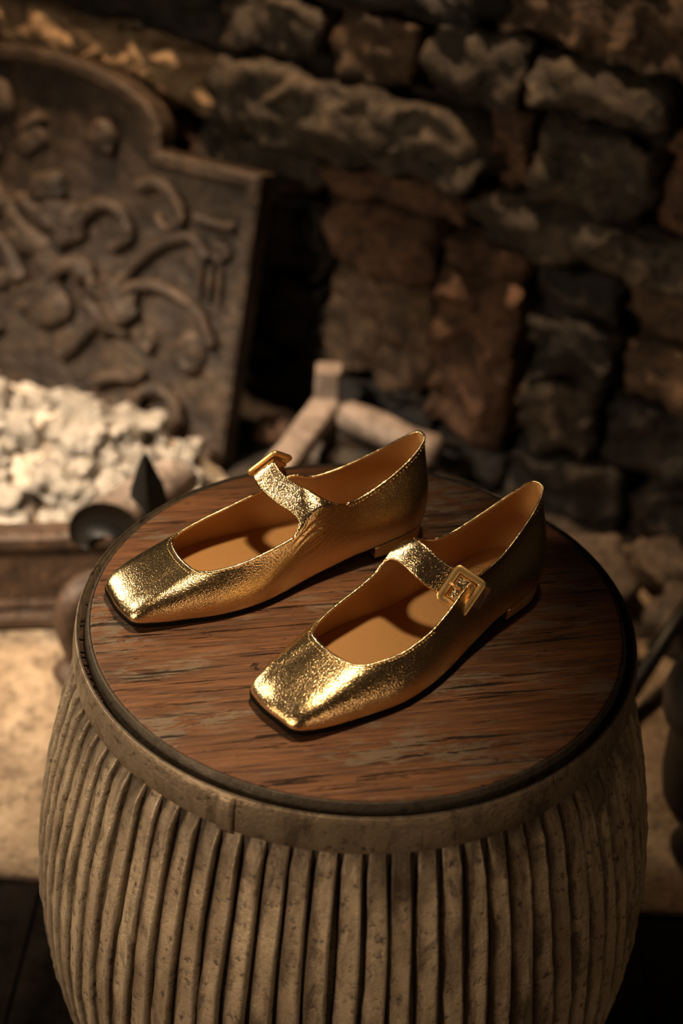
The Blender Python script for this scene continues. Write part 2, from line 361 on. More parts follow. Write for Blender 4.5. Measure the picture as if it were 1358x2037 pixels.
# (u0, u1, v0, v1, kind, how far it stands proud)
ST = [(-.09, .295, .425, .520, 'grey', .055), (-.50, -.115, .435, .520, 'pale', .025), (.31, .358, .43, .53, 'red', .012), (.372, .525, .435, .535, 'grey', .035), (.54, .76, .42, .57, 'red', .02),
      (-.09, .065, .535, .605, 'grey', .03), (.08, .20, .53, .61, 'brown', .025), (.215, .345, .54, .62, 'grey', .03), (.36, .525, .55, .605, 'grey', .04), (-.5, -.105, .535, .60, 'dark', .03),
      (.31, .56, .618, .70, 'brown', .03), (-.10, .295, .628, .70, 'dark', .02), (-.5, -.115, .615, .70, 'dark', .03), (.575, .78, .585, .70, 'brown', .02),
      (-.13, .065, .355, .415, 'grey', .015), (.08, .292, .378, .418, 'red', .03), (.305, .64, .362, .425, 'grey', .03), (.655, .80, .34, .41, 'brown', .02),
      (-.10, .07, .225, .345, 'dark', .0), (.085, .25, .275, .368, 'red', .03), (.262, .38, .315, .355, 'red', .022), (.392, .50, .295, .352, 'dark', .02), (.515, .64, .30, .352, 'brown', .02),  # first stone: fireback's shadow put into its dark colour and recess
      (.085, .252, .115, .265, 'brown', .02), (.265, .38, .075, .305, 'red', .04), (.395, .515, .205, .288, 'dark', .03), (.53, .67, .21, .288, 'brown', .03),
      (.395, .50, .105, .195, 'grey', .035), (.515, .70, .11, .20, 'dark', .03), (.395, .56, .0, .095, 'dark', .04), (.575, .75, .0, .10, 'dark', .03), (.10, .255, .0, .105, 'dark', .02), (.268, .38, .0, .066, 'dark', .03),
      (-.10, .07, .11, .215, 'dark', .0), (-.10, .088, .0, .10, 'dark', .0), (.68, .80, .11, .33, 'brown', .02)]  # first two stones also carry the fireback's shadow in their colour
vv = 0.0
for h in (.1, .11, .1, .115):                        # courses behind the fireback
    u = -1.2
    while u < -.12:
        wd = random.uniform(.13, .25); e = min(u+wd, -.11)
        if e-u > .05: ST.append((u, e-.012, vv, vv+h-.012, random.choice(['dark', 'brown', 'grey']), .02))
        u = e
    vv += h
for v0, v1, ua, ub in [(0, .12, .76, 1.2), (.12, .24, .81, 1.2), (.25, .40, .81, 1.2), (.41, .56, .78, 1.2), (.57, .70, .79, 1.2), (.43, .56, -1.2, -.51), (.57, .70, -1.2, -.51),
                       (.715, .83, -1.2, 1.2), (.84, .94, -1.2, 1.2), (.95, 1.07, -1.2, 1.2), (1.08, 1.2, -1.2, 1.2)]:
    u = ua
    while u < ub-.02:
        e = min(u+random.uniform(.16, .34), ub)
        if ub-e < .07: e = ub
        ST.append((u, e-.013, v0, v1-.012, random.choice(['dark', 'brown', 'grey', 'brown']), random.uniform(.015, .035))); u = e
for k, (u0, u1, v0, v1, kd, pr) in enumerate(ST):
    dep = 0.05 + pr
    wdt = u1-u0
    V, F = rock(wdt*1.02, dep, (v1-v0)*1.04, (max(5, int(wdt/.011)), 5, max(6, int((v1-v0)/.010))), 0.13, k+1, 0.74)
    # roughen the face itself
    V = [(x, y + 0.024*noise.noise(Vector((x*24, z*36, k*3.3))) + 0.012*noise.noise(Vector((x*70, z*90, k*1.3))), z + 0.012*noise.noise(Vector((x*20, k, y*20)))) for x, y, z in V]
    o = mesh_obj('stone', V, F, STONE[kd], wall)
    o.location = ((u0+u1)/2, 0.04-dep/2 - 0.0, (v0+v1)/2); o.rotation_euler = (random.uniform(-.05, .05), random.uniform(-.02, .02) + .03, random.uniform(-.05, .05))

# ------------------------------------------------------------------ fireback
FB0 = Vector((-0.18, 0.92, 0.026)); FU = Vector((0.875, -0.485, 0)).normalized(); FV = Vector((0.112, 0.201, 0.973)).normalized()
FN = FU.cross(FV); FV = FN.cross(FU).normalized()      # FN faces into the wall? keep right-handed: FU, FV, FU x FV
fbm = Matrix((FU, FV, FU.cross(FV))).transposed().to_4x4(); fbm.translation = FB0
fb = empty('fireback', (0, 0, 0)); fb.matrix_world = fbm
tag(fb, 'cast iron fireback with arched crest and scroll relief leaning on the wall', 'fireback')
# local axes: x to the right along the plate, y up the plate, z towards the room
def crest(n=40):
    pts = [(0, -.01), (0, .398), (-.160, .394)]
    for k in range(n+1):
        t = PI*k/n; pts.append((-.36 + .198*math.cos(t)*(1 if True else 1), .398 + .088*math.sin(t)**0.75))
    pts += [(-.56, .394), (-.72, .398), (-.72, -.01)]
    return pts
outl = crest()
def plate(outl, z0, z1):
    n = len(outl); V = [(x, y, z0) for x, y in outl] + [(x, y, z1) for x, y in outl]
    F = [tuple(range(n, 2*n)), tuple(range(n))[::-1]]
    for i in range(n): j = (i+1) % n; F.append((i, j, n+j, n+i)[::-1])
    return V, F
pl_ = mesh_obj('plate', *plate(outl[::-1], -.022, -.004), IRON, fb, smooth=False)
# raised border moulding round the edge
def sweep_border(path, wid, hgt):
    V = []; F = []; prof = [(0, -.006), (0, hgt*.7), (wid*.25, hgt), (wid*.75, hgt), (wid, hgt*.35), (wid*1.15, -.006)]
    n = len(path)
    for i in range(n):
        p = Vector(path[i]).to_2d(); a = Vector(path[max(i-1, 0)]).to_2d(); b = Vector(path[min(i+1, n-1)]).to_2d()
        t1 = (p-a).normalized() if i else (b-p).normalized(); t2 = (b-p).normalized() if i < n-1 else t1
        t = (t1+t2).normalized(); nr = Vector((-t.y, t.x)); sc = 1/max(0.5, nr.dot(Vector((-t1.y, t1.x))))
        for d, z in prof: q = p + nr*d*sc; V.append((q.x, q.y, z))
    m_ = len(prof)
    for i in range(n-1):
        for j in range(m_-1): a = i*m_+j; F.append((a, a+1, a+m_+1, a+m_))
    return V, F
mesh_obj('border_moulding', *sweep_border([p for p in outl], .022, .014), IRON, fb, smooth=False)
def relief(name, pts, r0, r1, zc=0.002, seg=8):
    P = crom([(x, y, zc) for x, y in pts], 8, False); n = len(P)
    rad = [r0 + (r1-r0)*i/(n-1) for i in range(n)]
    return mesh_obj(name, *tube([tuple(p) for p in P], rad, seg), IRON, fb)
for sx in (1, -1):
    X = lambda a: a if sx == 1 else -.72-a
    R = lambda nm, pts, a, b, z=0.002: relief(nm, [(X(p), q) for p, q in pts], a, b, z)
    R('arch_moulding', [(-.212, .165), (-.19, .198), (-.150, .212), (-.105, .208), (-.07, .192), (-.045, .155)], .010, .009, .006)
    R('scroll', [(-.235, .047), (-.20, .066), (-.165, .075), (-.148, .086)], .011, .008, .010)
    R('scroll', [(-.30, .07), (-.27, .10), (-.235, .15), (-.20, .215), (-.15, .27), (-.10, .292), (-.07, .27)], .013, .008, .006)
    R('scroll', [(-.195, .34), (-.16, .352), (-.128, .335), (-.118, .31), (-.14, .295), (-.158, .31)], .010, .006, .008)
    R('scroll', [(-.30, .26), (-.26, .30), (-.22, .30), (-.20, .27), (-.23, .245)], .014, .007, .008)
    R('scroll', [(-.34, .16), (-.31, .20), (-.27, .21), (-.25, .18)], .016, .008, .008)
    R('scroll', [(-.155, .02), (-.152, .05), (-.13, .068), (-.10, .065), (-.08, .04), (-.085, .01)], .010, .010, .010)
    R('scroll', [(-.10, .32), (-.062, .318), (-.035, .322)], .007, .007, .004)
    for nm, (a, b), (ra, rb, rz) in (('rosette', (-.052, .283), (.019, .019, .012)), ('boss', (-.112, .03), (.024, .024, .016)), ('oval_boss', (-.078, .135), (.026, .040, .018)), ('boss', (-.15, .13), (.016, .022, .012))):
        V = []; F = []; nr, ns = 6, 20
        for i in range(nr+1):
            f = i/nr
            for j in range(ns):
                t = 2*PI*j/ns; pet = 1 + (.14*math.cos(6*t)*f if nm == 'rosette' else 0)
                V.append((X(a)+ra*f*pet*math.cos(t), b+rb*f*pet*math.sin(t), -.005 + rz*math.sqrt(max(0, 1-f**2.5)) + .005*(1 if .45 < f < .7 else 0)))
        for i in range(nr):
            for j in range(ns): F.append((i*ns+j, (i+1)*ns+j, (i+1)*ns+(j+1) % ns, i*ns+(j+1) % ns))
        mesh_obj(nm, V, F, IRON, fb)
    for q in range(3): R('pilaster_fillet', [(-.078+.016*q, .215), (-.079+.016*q, .24), (-.080+.016*q, .262)], .0045, .0045, .002)
# lumpy worn figures cast into the middle of the plate
for q in range(26):
    a = random.uniform(-.50, -.20); b = random.uniform(.12, .44)
    if b > .38 and a > -.22: continue
    V, F = rock(random.uniform(.04, .10), random.uniform(.02, .05), .034, (6, 5, 3), .18, 200+q, .3)
    o = mesh_obj('cast_lump', V, F, IRON, fb); o.location = (a, b, .0); o.rotation_euler = (0, 0, random.uniform(-.6, 1.0))

# ------------------------------------------------------------------ ash bed and lumps
def ash_h(x, y):
    t = float(np.interp(y, [.56, .62, .74, .86, .98, 1.1], [.62, .72, .9, 1.0, .55, .25])); top = .098*t
    side = max(0.0, min(1.0, (-.165-x)/.27)); side = max(0.0, min(1.0, side + .28*noise.noise(Vector((x*16, y*16, 9)))*(1-abs(2*side-1)))); side = side**.8*(1.5-.5*side) if side > 0 else 0
    s2 = max(0.0, min(1.0, (x+.77)/.10))
    return .008 + top*side*s2 + noise.noise(Vector((x*18, y*18, 3)))*.016*side + noise.noise(Vector((x*45, y*45, 5)))*.016*side + noise.noise(Vector((x*95, y*95, 6)))*.006*side
V = []; F = []; nx, ny = 120, 60
def ash_y1(x): return 0.893 - (x+.18)*0.554
for j in range(ny+1):
    for i in range(nx+1):
        x = -.78 + .63*i/nx; y1 = ash_y1(x) ; y = .60 + (y1-.60)*j/ny + (x+.4)*.14*(1-j/ny)
        V.append((x, y, ash_h(x, y)))
for j in range(ny):
    for i in range(nx): a = j*(nx+1)+i; F.append((a, a+1, a+nx+2, a+nx+1))
n0 = len(V); ring = [i for i in range(nx)] + [nx+j*(nx+1) for j in range(ny)] + [ny*(nx+1)+nx-i for i in range(nx)] + [(ny-j)*(nx+1) for j in range(ny)]
V += [(V[r][0], V[r][1], .011) for r in ring]; L = len(ring)
F += [(n0+k, n0+(k+1) % L, ring[(k+1) % L], ring[k]) for k in range(L)]
ash = tag(mesh_obj('ash_bed', V, F, ASH), 'bed of pale wood ash heaped in front of the fireback', 'ash', kind='stuff')
lump_src = []
for k in range(8):
    V, F = rock(1, .8, .75, (7, 6, 5), .36, 300+k, .45); me = bpy.data.meshes.new('ash_lump'); me.from_pydata(V, [], F); me.materials.append(ASHL)
    me.polygons.foreach_set('use_smooth', [True]*len(me.polygons)); lump_src.append(me)
cnt = 0
while cnt < 150:
    x = random.uniform(-.62, -.19); y = random.uniform(.62, ash_y1(x)-.03)
    if random.random() > (y-.5)/.45: continue
    s = random.choice((.018, .024, .03, .038, .05))*(1 if x < -.25 else .7)
    o = link_obj('ash_lump', lump_src[cnt % 8]); o.scale = (s, s, s); o.location = (x, y, ash_h(x, y)+s*.22)
    o.rotation_euler = (random.uniform(-.4, .4), random.uniform(-.4, .4), random.uniform(0, 6.28))
    tag(o, 'crumbling white ash lump lying on the pale ash bed before the fireback', 'ash lump', 'lumps on the ash bed'); cnt += 1

# ------------------------------------------------------------------ fender, andiron, firedog, log, kettle, stones
fen = empty('fender', (-0.40, 0.565, 0.0165), math.radians(8))
tag(fen, 'low rust-brown iron fender bar holding back the white ash', 'fender')
def boxrails(x0, x1, y0, y1, z0, z1, n=30, seed=0):
    prof = [(y0, z0), (y0-.004, z0+.012), (y0, z0+.02), (y0, z1-.022), (y0-.006, z1-.014), (y0-.005, z1-.003), (y0+.003, z1), (y1-.004, z1), (y1, z1-.006), (y1, z0)]
    V = []; F = []; m_ = len(prof)
    for i in range(n+1):
        x = x0+(x1-x0)*i/n
        for y, z in prof: V.append((x, y + .002*noise.noise(Vector((x*12, z*20, seed))), z + .002*noise.noise(Vector((x*9, seed, 2)))))
    for i in range(n):
        for j in range(m_): F.append((i*m_+j, i*m_+(j+1) % m_, (i+1)*m_+(j+1) % m_, (i+1)*m_+j)[::-1])
    F += [tuple(range(m_)), tuple(range(n*m_, (n+1)*m_))[::-1]]
    return V, F
mesh_obj('front_plate', *boxrails(-.38, .17, -.012, .018, .012, .124), IRONR, fen, smooth=False)
mesh_obj('base_rail', *boxrails(-.385, .175, -.020, .024, .0, .016, 20, 4), IRONR, fen, smooth=False)

andi = empty('andiron', (-0.27, 0.49, 0.013))
tag(andi, 'black iron andiron with scroll and pointed leaf finial beside the drum', 'andiron')
# bulbous front leg, a bent tapering tube
P = crom([(-.030, -.02, .006), (-.034, -.02, .03), (-.040, -.018, .068), (-.034, -.014, .100), (-.016, 0, .112), (.0, .012, .108), (.03, .03, .10)], 8, False)
rad = np.interp(np.linspace(0, 1, len(P)), [0, .12, .35, .6, .8, 1], [.018, .013, .018, .020, .016, .012])
mesh_obj('leg', *tube([tuple(p) for p in P], list(rad), 14), IRONR, andi)
mesh_obj('foot', *[(lambda V, F: ([(x-.030, y-.02, z) for x, y, z in V], F))(*lathe([(0, 0), (.03, 0), (.033, .006), (.026, .014), (.017, .02), (0, .02)], 18))][0], IRONR, andi)
# half-pipe scroll: horseshoe section drawn back over the fender
V = []; F = []; prof = []
for k in range(17): t = PI*(-.12 + 1.24*k/16); prof.append((.041*math.cos(t), .041*math.sin(t)))
for k in range(17): t = PI*(1.12 - 1.24*k/16); prof.append((.020*math.cos(t), .015*math.sin(t)-.018))
m_ = len(prof)
for i in range(9):
    s = i/8
    for a, b in prof: V.append((-.004 + a*(1-.25*s) + .060*s, .03+.11*s, .163 + b*(1-.3*s) + .004*s))
for i in range(8):
    for j in range(m_): F.append((i*m_+j, i*m_+(j+1) % m_, (i+1)*m_+(j+1) % m_, (i+1)*m_+j)[::-1])
for j in range(16): F.append((j, j+1, m_-2-j, m_-1-j)[::-1]); k = 8*m_; F.append((k+j, k+j+1, k+m_-2-j, k+m_-1-j))
mesh_obj('scroll', V, F, IRONB, andi, mats=[IRONB, IRONG], fmat=[1 if (q < 8*m_ and q % m_ < 16) else 0 for q in range(len(F))])
# leaf finial: pointed blade with a mid rib
V = []; F = []
H = [0, .02, .05, .075, .10, .118]; Wd = [.010, .020, .0225, .018, .009, .0006]
for h, wd in zip(H, Wd):
    V += [(-wd, 0, h), (-.1*wd, -.010*(wd/.0225)-.002, h), (wd, 0, h), (0, .006, h)]
for i in range(5):
    for j in range(4): a = i*4+j; b = i*4+(j+1) % 4; F.append((a, b, b+4, a+4))
F += [(3, 2, 1, 0), (20, 21, 22, 23)]
lf = mesh_obj('leaf_finial', V, F, IRONB, andi, smooth=False); lf.location = (.044, .052, .138); lf.rotation_euler = (-.05, -.04, .25)
mesh_obj('stem', *tube([(.045, .055, .0), (.045, .06, .06), (.044, .072, .12), (.043, .078, .15)], [.012, .010, .010, .009], 10), IRONB, andi)

dog = empty('firedog', (-0.043, 0.97, 0.0135))
tag(dog, 'ashy iron firedog with sloping bar and square post behind the drum', 'firedog')
def bar(p, q, wd, ht, upv=(0, 0, 1), jit=0.0):
    p, q = Vector(p), Vector(q); d = (q-p).normalized(); s = d.cross(Vector(upv)).normalized(); u = s.cross(d)
    V = []; F = []; n = 8; b = min(wd, ht)*.14
    sec = [(-wd/2+b, -ht/2), (wd/2-b, -ht/2), (wd/2, -ht/2+b), (wd/2, ht/2-b), (wd/2-b, ht/2), (-wd/2+b, ht/2), (-wd/2, ht/2-b), (-wd/2, -ht/2+b)]
    for i in range(n+1):
        c = p+(q-p)*i/n
        for a, e in sec: V.append(c + s*a*(1+jit*noise.noise(Vector((i*.7, a*50, 1)))) + u*e*(1+jit*noise.noise(Vector((i*.6, e*50, 3)))))
    for i in range(n):
        for j in range(8): F.append((i*8+j, i*8+(j+1) % 8, (i+1)*8+(j+1) % 8, (i+1)*8+j))
    F += [tuple(range(8))[::-1], tuple(range(n*8, n*8+8))]
    return V, F
mesh_obj('post', *bar((0, 0, .0), (0, 0, .140), .036, .034, (0, 1, 0), .12), IRONG, dog, smooth=False)
mesh_obj('log_bar', *bar((.0, -.012, .088), (-.085, -.215, .052), .040, .026, (0, 0, 1), .15), IRONG, dog, smooth=False)
mesh_obj('front_leg', *bar((-.078, -.20, .0), (-.078, -.20, .05), .026, .026, (0, 1, 0), .1), IRONB, dog, smooth=False)
def log_mesh(L, r, seed):
    V = []; F = []; n, s = 16, 16
    for i in range(n+1):
        for k in range(s):
            t = 2*PI*k/s; x = L*(i/n-.5); rr = r*(1+.22*noise.noise(Vector((x*22, math.cos(t)*1.6+seed, math.sin(t)*1.6))))*(.75 if i in (0, n) else 1)
            V.append((x, rr*math.cos(t), rr*math.sin(t)))
    for i in range(n):
        for k in range(s): F.append((i*s+k, (i+1)*s+k, (i+1)*s+(k+1) % s, i*s+(k+1) % s)[::-1])
    F += [tuple(range(s))[::-1], tuple(range(n*s, n*s+s))]
    return V, F
lg = tag(mesh_obj('burnt_log', *log_mesh(.15, .022, 3), IRONG), 'short ash-grey burnt log lying behind the left shoe heel', 'log')
lg.location = (.045, .915, .088); lg.rotation_euler = (0, .12, -.45)
lg2 = tag(mesh_obj('burnt_log', *log_mesh(.16, .024, 9), STONE['dark']), 'charred black log under the grey burnt log', 'log')
lg2.location = (.030, .905, .034); lg2.rotation_euler = (0, 0, -.2)
for k, (x, y, z, s, lab) in enumerate([(-.088, .905, .03, .045, 'small dark stone chip lying under the sloping firedog bar'), (-.12, 1.0, .035, .05, 'dark stone lying beside the lower right fireback corner')]):
    o = tag(mesh_obj('loose_stone', *rock(s, s*.8, s*.7, (6, 5, 4), .2, 500+k, .4), RUBBLE if k == 0 else STONE['red']), lab, 'stone'); o.location = (x, y, z-.004)
for k, (x, y, s, lab, sz) in enumerate([(.290, .665, .12, 'pale rounded stone on the hearth nearest the drum at right', .5), (.405, .598, .09, 'grey rounded stone at the right edge of the hearth', .55), (.400, .722, .085, 'dim flat stone at the foot of the right hand wall', .4), (.292, .545, .09, 'low brown stone beside the rim of the drum', .28)]):
    o = tag(mesh_obj('loose_stone', *rock(s, s*.85, s*sz, (9, 8, 6), .16, 520+k, .45), RUBBLE), lab, 'stone', 'loose stones on the hearth'); o.location = (x, y, .013+s*sz*.54); o.rotation_euler = (0, 0, k)
pk = empty('poker', (0, 0, 0)); tag(pk, 'black iron poker lying across the hearth stones at right', 'poker')
mesh_obj('shaft', *tube([(.455, .66, .102), (.385, .555, .072), (.318, .455, .034)], [.009, .010, .010], 10), IRONB, pk)
mesh_obj('tip', *tube([(.318, .455, .034), (.295, .42, .024), (.285, .405, .020)], [.011, .009, .003], 10), IRONB, pk)
kt = empty('iron_pot', (.372, .25, .0135)); tag(kt, 'black lidded iron pot at the right edge of the hearth', 'pot')
mesh_obj('body', *lathe([(0, 0), (.034, 0), (.036, .008), (.026, .025), (.030, .04), (.044, .058), (.056, .08), (.061, .11), (.062, .145), (.060, .168), (.063, .176), (.060, .18), (0, .18)], 40), IRONB, kt)
mesh_obj('lid', *lathe([(0, .178), (.066, .178), (.074, .186), (.076, .200), (.072, .218), (.058, .234), (.036, .246), (.016, .25), (.010, .254), (.012, .262), (.016, .270), (.010, .279), (0, .281)], 40), IRONB, kt)

# ------------------------------------------------------------------ drum table
tb = empty('drum_table', (0, 0, 0)); tag(tb, 'ribbed grey metal drum with round wooden top holding the gold shoes', 'side table')
zk = [.0, .03, .09, .14, .19, .23, .27, .31, .35, .39, .43, .468]
rk = [.168, .173, .192, .208, .219, .2238, .2252, .2225, .217, .2085, .1975, .1845]
def RZ(z): return float(np.interp(z, zk, rk)) - .003
prof = [(0, .002), (.158, .002), (RZ(.0), .0)] + [(RZ(z), z) for z in np.linspace(.01, .468, 40)] + [(.184, .470), (.172, .470), (.172, .44)]
V, F = lathe(prof, 160); V = [(x, y, z) for x, y, z in V]
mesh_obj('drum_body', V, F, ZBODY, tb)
# rim band, lip and the rusty gap between rim and board
band = []
prof = [(.1835, .4655), (.1885, .4668), (.1908, .470), (.1912, .476), (.1905, .484), (.1893, .490), (.1885, .4945), (.1880, .4952), (.1868, .4952), (.1862, .494), (.1858, .484)]
V, F = lathe(prof, 200)
V = [(x*(1+.0012*noise.noise(Vector((x*14, y*14, z*30)))), y*(1+.0012*noise.noise(Vector((x*14, y*14, z*30)))), z + .0007*noise.noise(Vector((x*10, y*10, 4)))) for x, y, z in V]
mesh_obj('rim_band', V, F, ZBAND, tb)
mesh_obj('rim_lip', *lathe([(.1879, .4948), (.1878, .4956), (.1872, .4959), (.1866, .4956), (.1865, .4945)], 200), ZLIP, tb)
mesh_obj('rim_gap', *lathe([(.187, .4875), (.182, .4870), (.176, .487)], 160), RUST, tb)
a0 = math.radians(-110.6)
V, F = lathe([(.1905, .4662), (.1922, .470), (.1927, .476), (.1919, .484), (.1904, .491), (.1892, .4946)], 3, a0-.055, a0, False)
sm = mesh_obj('band_seam', V, F, ZBAND, tb)
md = sm.modifiers.new('s', 'SOLIDIFY'); md.thickness = .0012; md.offset = -1
# debris in the gap
V = []; F = []
for q in range(160):
    t = random.choice([random.uniform(-2.9, -2.1), random.uniform(-1.0, -.4), random.uniform(0, 6.28)])
    v, f = rock(.0028, .0022, .0018, (2, 2, 2), .25, q, .3); r = random.uniform(.1835, .1862); ca, sa = math.cos(t), math.sin(t)
    k = len(V); V += [(r*ca+x, r*sa+y, .4882+z) for x, y, z in v]; F += [tuple(i+k for i in g) for g in f]
tag(mesh_obj('rust_flakes', V, F, RUST, tb), kind='stuff')
# wooden top with its dull edge strip
prof = [(0, .486), (.1785, .486), (.1785, .4990), (.1780, .4997), (.1770, .5000)] + [(r, .5) for r in (.16, .12, .08, .04, .0)]
mesh_obj('wooden_top', *lathe(prof, 160), WOOD, tb)
V, F = lathe([(.1788, .4868), (.1832, .4868), (.1834, .4885), (.1812, .4960), (.1802, .4991), (.1797, .4996), (.1788, .4994)], 200)
mesh_obj('edge_strip', V, F, EDGE, tb)
# ribs
NR = 80
def rib_mesh(seed):
    V = []; F = []; sec = [(-.485, -.002), (-.455, .0010), (-.40, .0032), (-.30, .0042), (-.10, .0045), (.10, .0048), (.25, .0055), (.34, .0056), (.395, .0030), (.42, -.002)]
    zs = list(np.linspace(.4655, .445, 10)) + list(np.linspace(.441, .02, 62)); m_ = len(sec)
    for i, z in enumerate(zs):
        d = .4665 - z; tpr = min(1, (d/.016))
        wr = math.tau/NR
        ctr = .0022*noise.noise(Vector((z*9, seed*5.1, 0))); wid = 1+.10*noise.noise(Vector((z*14, seed*2.3, 7)))
        for j, (a, h) in enumerate(sec):
            sk = a*(.80+.20*tpr) + (.08*(1-tpr))
            ang = sk*wr*wid + ctr/.2
            hh = h*(.04+.96*tpr)*(1+.22*noise.noise(Vector((z*55, j*.9, seed*3.7)))) + .0007*noise.noise(Vector((z*130, j*1.3, seed*2))) if h > 0 else h
            r = RZ(z) + hh
            V.append((r*math.cos(ang), r*math.sin(ang), z))
    for i in range(len(zs)-1):
        for j in range(m_-1): a = i*m_+j; F.append((a, a+m_, a+m_+1, a+1))
    F.append(tuple(range(m_)))
    me = bpy.data.meshes.new('rib'); me.from_pydata(V, [], F); me.materials.append(ZRIB); me.materials.append(ZCREST)
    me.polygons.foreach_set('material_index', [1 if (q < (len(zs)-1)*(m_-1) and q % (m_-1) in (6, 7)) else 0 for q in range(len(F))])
    me.polygons.foreach_set('use_smooth', [True]*len(me.polygons)); return me
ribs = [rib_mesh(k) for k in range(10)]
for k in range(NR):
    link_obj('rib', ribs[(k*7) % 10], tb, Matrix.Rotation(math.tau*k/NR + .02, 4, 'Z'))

# ------------------------------------------------------------------ shoes (canonical left foot: x heel to toe, y to the outside, z up; millimetres)
def shoe(name, origin, heading, mirror, ear, strap, buck, tail, label, folds):
    root = empty(name, (origin[0], origin[1], TZ+.0004), heading); tag(root, label, 'shoe', 'gold buckle shoes')
    sy = -1.0 if mirror else 1.0
    S = lambda P: [(p[0]*.001, p[1]*.001*sy, p[2]*.001) for p in P]
    def mk(nm, V, F, mt, parent=root, smooth=True, **kw):
        V = S(V); F = [tuple(q)[::-1] for q in F] if mirror else F
        return mesh_obj(nm, V, F, mt, parent, smooth, **kw)
    e = ear; lat = 4.0 if mirror else 0.0
    #      B (feather line)      T (top edge)          rise1 out1  out2 dz2
    K = [((0, 0, 18),        (3, 0, 79.5),      24, 5.0, 0.5, -18),
         ((6.5, 15, 18),     (6, 6.5, 78),      24, 5.0, 0.5, -18),
         ((22, 24.5, 17.5),  (18, 12, 70.5),    22, 4.5, 1.0, -15),
         ((42, 27.5, 16),    (40, 17.0, 60.5),  20, 4.0, 2.0, -13),
         ((65, 29, 12.5),    (61, 20.5, 53.5),  19, 4.0, 2.0, -12),
         ((86, 32, 9),       (81+e, 23, 51),    19, 4.0, 2.0, -12),
         ((101, 34.5, 7),    (94+e, 25.5, 50+lat),  19, 4.0, 2.0, -12),
         ((113, 37, 5.6),    (106+e, 28.5, 47+lat), 19, 4.0, 2.0, -12),
         ((126, 39.5, 4.8),  (117+e, 30.5, 42.5+lat*.6), 17, 4.0, 3.0, -10),
         ((142, 41.5, 4),    (137, 32.5, 37.5), 15, 4.0, 4.0, -8),
         ((165, 41.5, 3.6),  (158, 31.5, 33.5), 13, 4.0, 5.0, -6),
         ((190, 36.5, 4),    (175, 27, 32.2),     13, 3.5, 7.0, -4.5),
         ((212, 31, 5),      (184, 22.5, 31.8), 13, 3.2, 10., -4),
         ((227, 26, 6.2),    (188, 17.5, 31.8), 13, 2.6, 16., -5.5),
         ((235.5, 19.5, 7.0),  (189.5, 11.5, 31.8), 12.5, 2.2, 21., -7),
         ((237, 7, 7.8),     (190.5, 4, 31.8),  11.5, 2.2, 19., -6.5),
         ((237.5, -4, 7.8),  (190.5, -4, 31.8), 11.5, 2.2, 19., -6.5),
         ((236, -15, 7.4),   (189.5, -11, 31.6), 11, 2.2, 19., -7),
         ((232.5, -24, 6.6), (188, -17.5, 31.8),  12.5, 2.2, 19., -6.5),
         ((220, -28.5, 5.6), (184, -22.5, 31.8), 13, 2.6, 12., -5),
         ((200, -32.5, 4.4), (175, -26.5, 32.5), 13, 3.2, 8., -4),
         ((176, -37, 3.6),   (158, -29.5, 34.5), 13, 4.0, 6., -6),
         ((150, -38, 4),     (137, -30, 39),    15, 4.0, 4.0, -8),
         ((130, -35, 4.8),   (120+e, -29.5, 45), 17, 3.5, 3.0, -10),
         ((117, -32, 5.6),   (111+e, -28.5, 52.5), 19, 3.5, 2.0, -12),
         ((104, -29.6, 7),   (99+e, -26.5, 57.5), 19, 3.5, 2.0, -12),
         ((90, -28, 8.6),    (87+e, -24, 55.5), 19, 3.5, 2.0, -12),
         ((70, -26.8, 12),   (66, -21, 54),     19, 3.5, 2.0, -12),
         ((42, -26.5, 16),   (40, -17.0, 61),   20, 4.0, 2.0, -13),
         ((22, -24, 17.5),   (18, -12, 70.5),   22, 4.5, 1.0, -15),
         ((6.5, -15, 18),    (6, -6.5, 78),     24, 5.0, 0.5, -18)]
    arr = np.array([list(b)+list(t)+[a1, o1, o2, dz] for b, t, a1, o1, o2, dz in K], float)
    NS = 16; A = crom(arr, NS); N = len(A); M = 30
    B, T = A[:, 0:3], A[:, 3:6]
    tan = np.roll(B, -1, 0)-np.roll(B, 1, 0); tan[:, 2] = 0; tan /= np.linalg.norm(tan, axis=1)[:, None]
    nrm = np.stack([-tan[:, 1], tan[:, 0], np.zeros(N)], 1)
    cen = np.array([120, 0, 0.]); 
    if ((B-cen)*nrm).sum() < 0: nrm = -nrm
    for _ in range(6): nrm = (np.roll(nrm, 1, 0)+nrm+np.roll(nrm, -1, 0)); nrm /= np.linalg.norm(nrm, axis=1)[:, None]
    Z = np.array([0, 0, 1.])
    hd = B-T; hd[:, 2] = 0; hl = np.linalg.norm(hd, axis=1)[:, None]; hd = hd/np.maximum(hl, 1e-6)
    P1 = B + Z*A[:, 6:7] + nrm*A[:, 7:8]; P2 = T + hd*A[:, 8:9] + Z*A[:, 9:10]
    qs = np.linspace(0, 1, M+1)
    G = np.zeros((N, M+1, 3))
    for j, t in enumerate(qs):
        G[:, j] = (1-t)**3*B + 3*(1-t)**2*t*P1 + 3*(1-t)*t*t*P2 + t**3*T
    if folds:                                              # creases pulled into the leather at the strap root
        g = G; c = np.array([106+e, -30, 44.])
        d = np.linalg.norm(g-c, axis=2); msk = np.exp(-(d/13)**2)*(g[:, :, 1] < -10)
        ph = (g[:, :, 2]*.80 + g[:, :, 0]*.42)
        wob = 1.2*np.sin(g[:, :, 0]*.23+g[:, :, 2]*.11)
        hgt = .75*np.sin((ph+wob)*2*PI/4.2)+.25*np.sin((ph*1.7+wob*2)*2*PI/4.2)
        g[:, :, 1] += -hgt*msk*.75
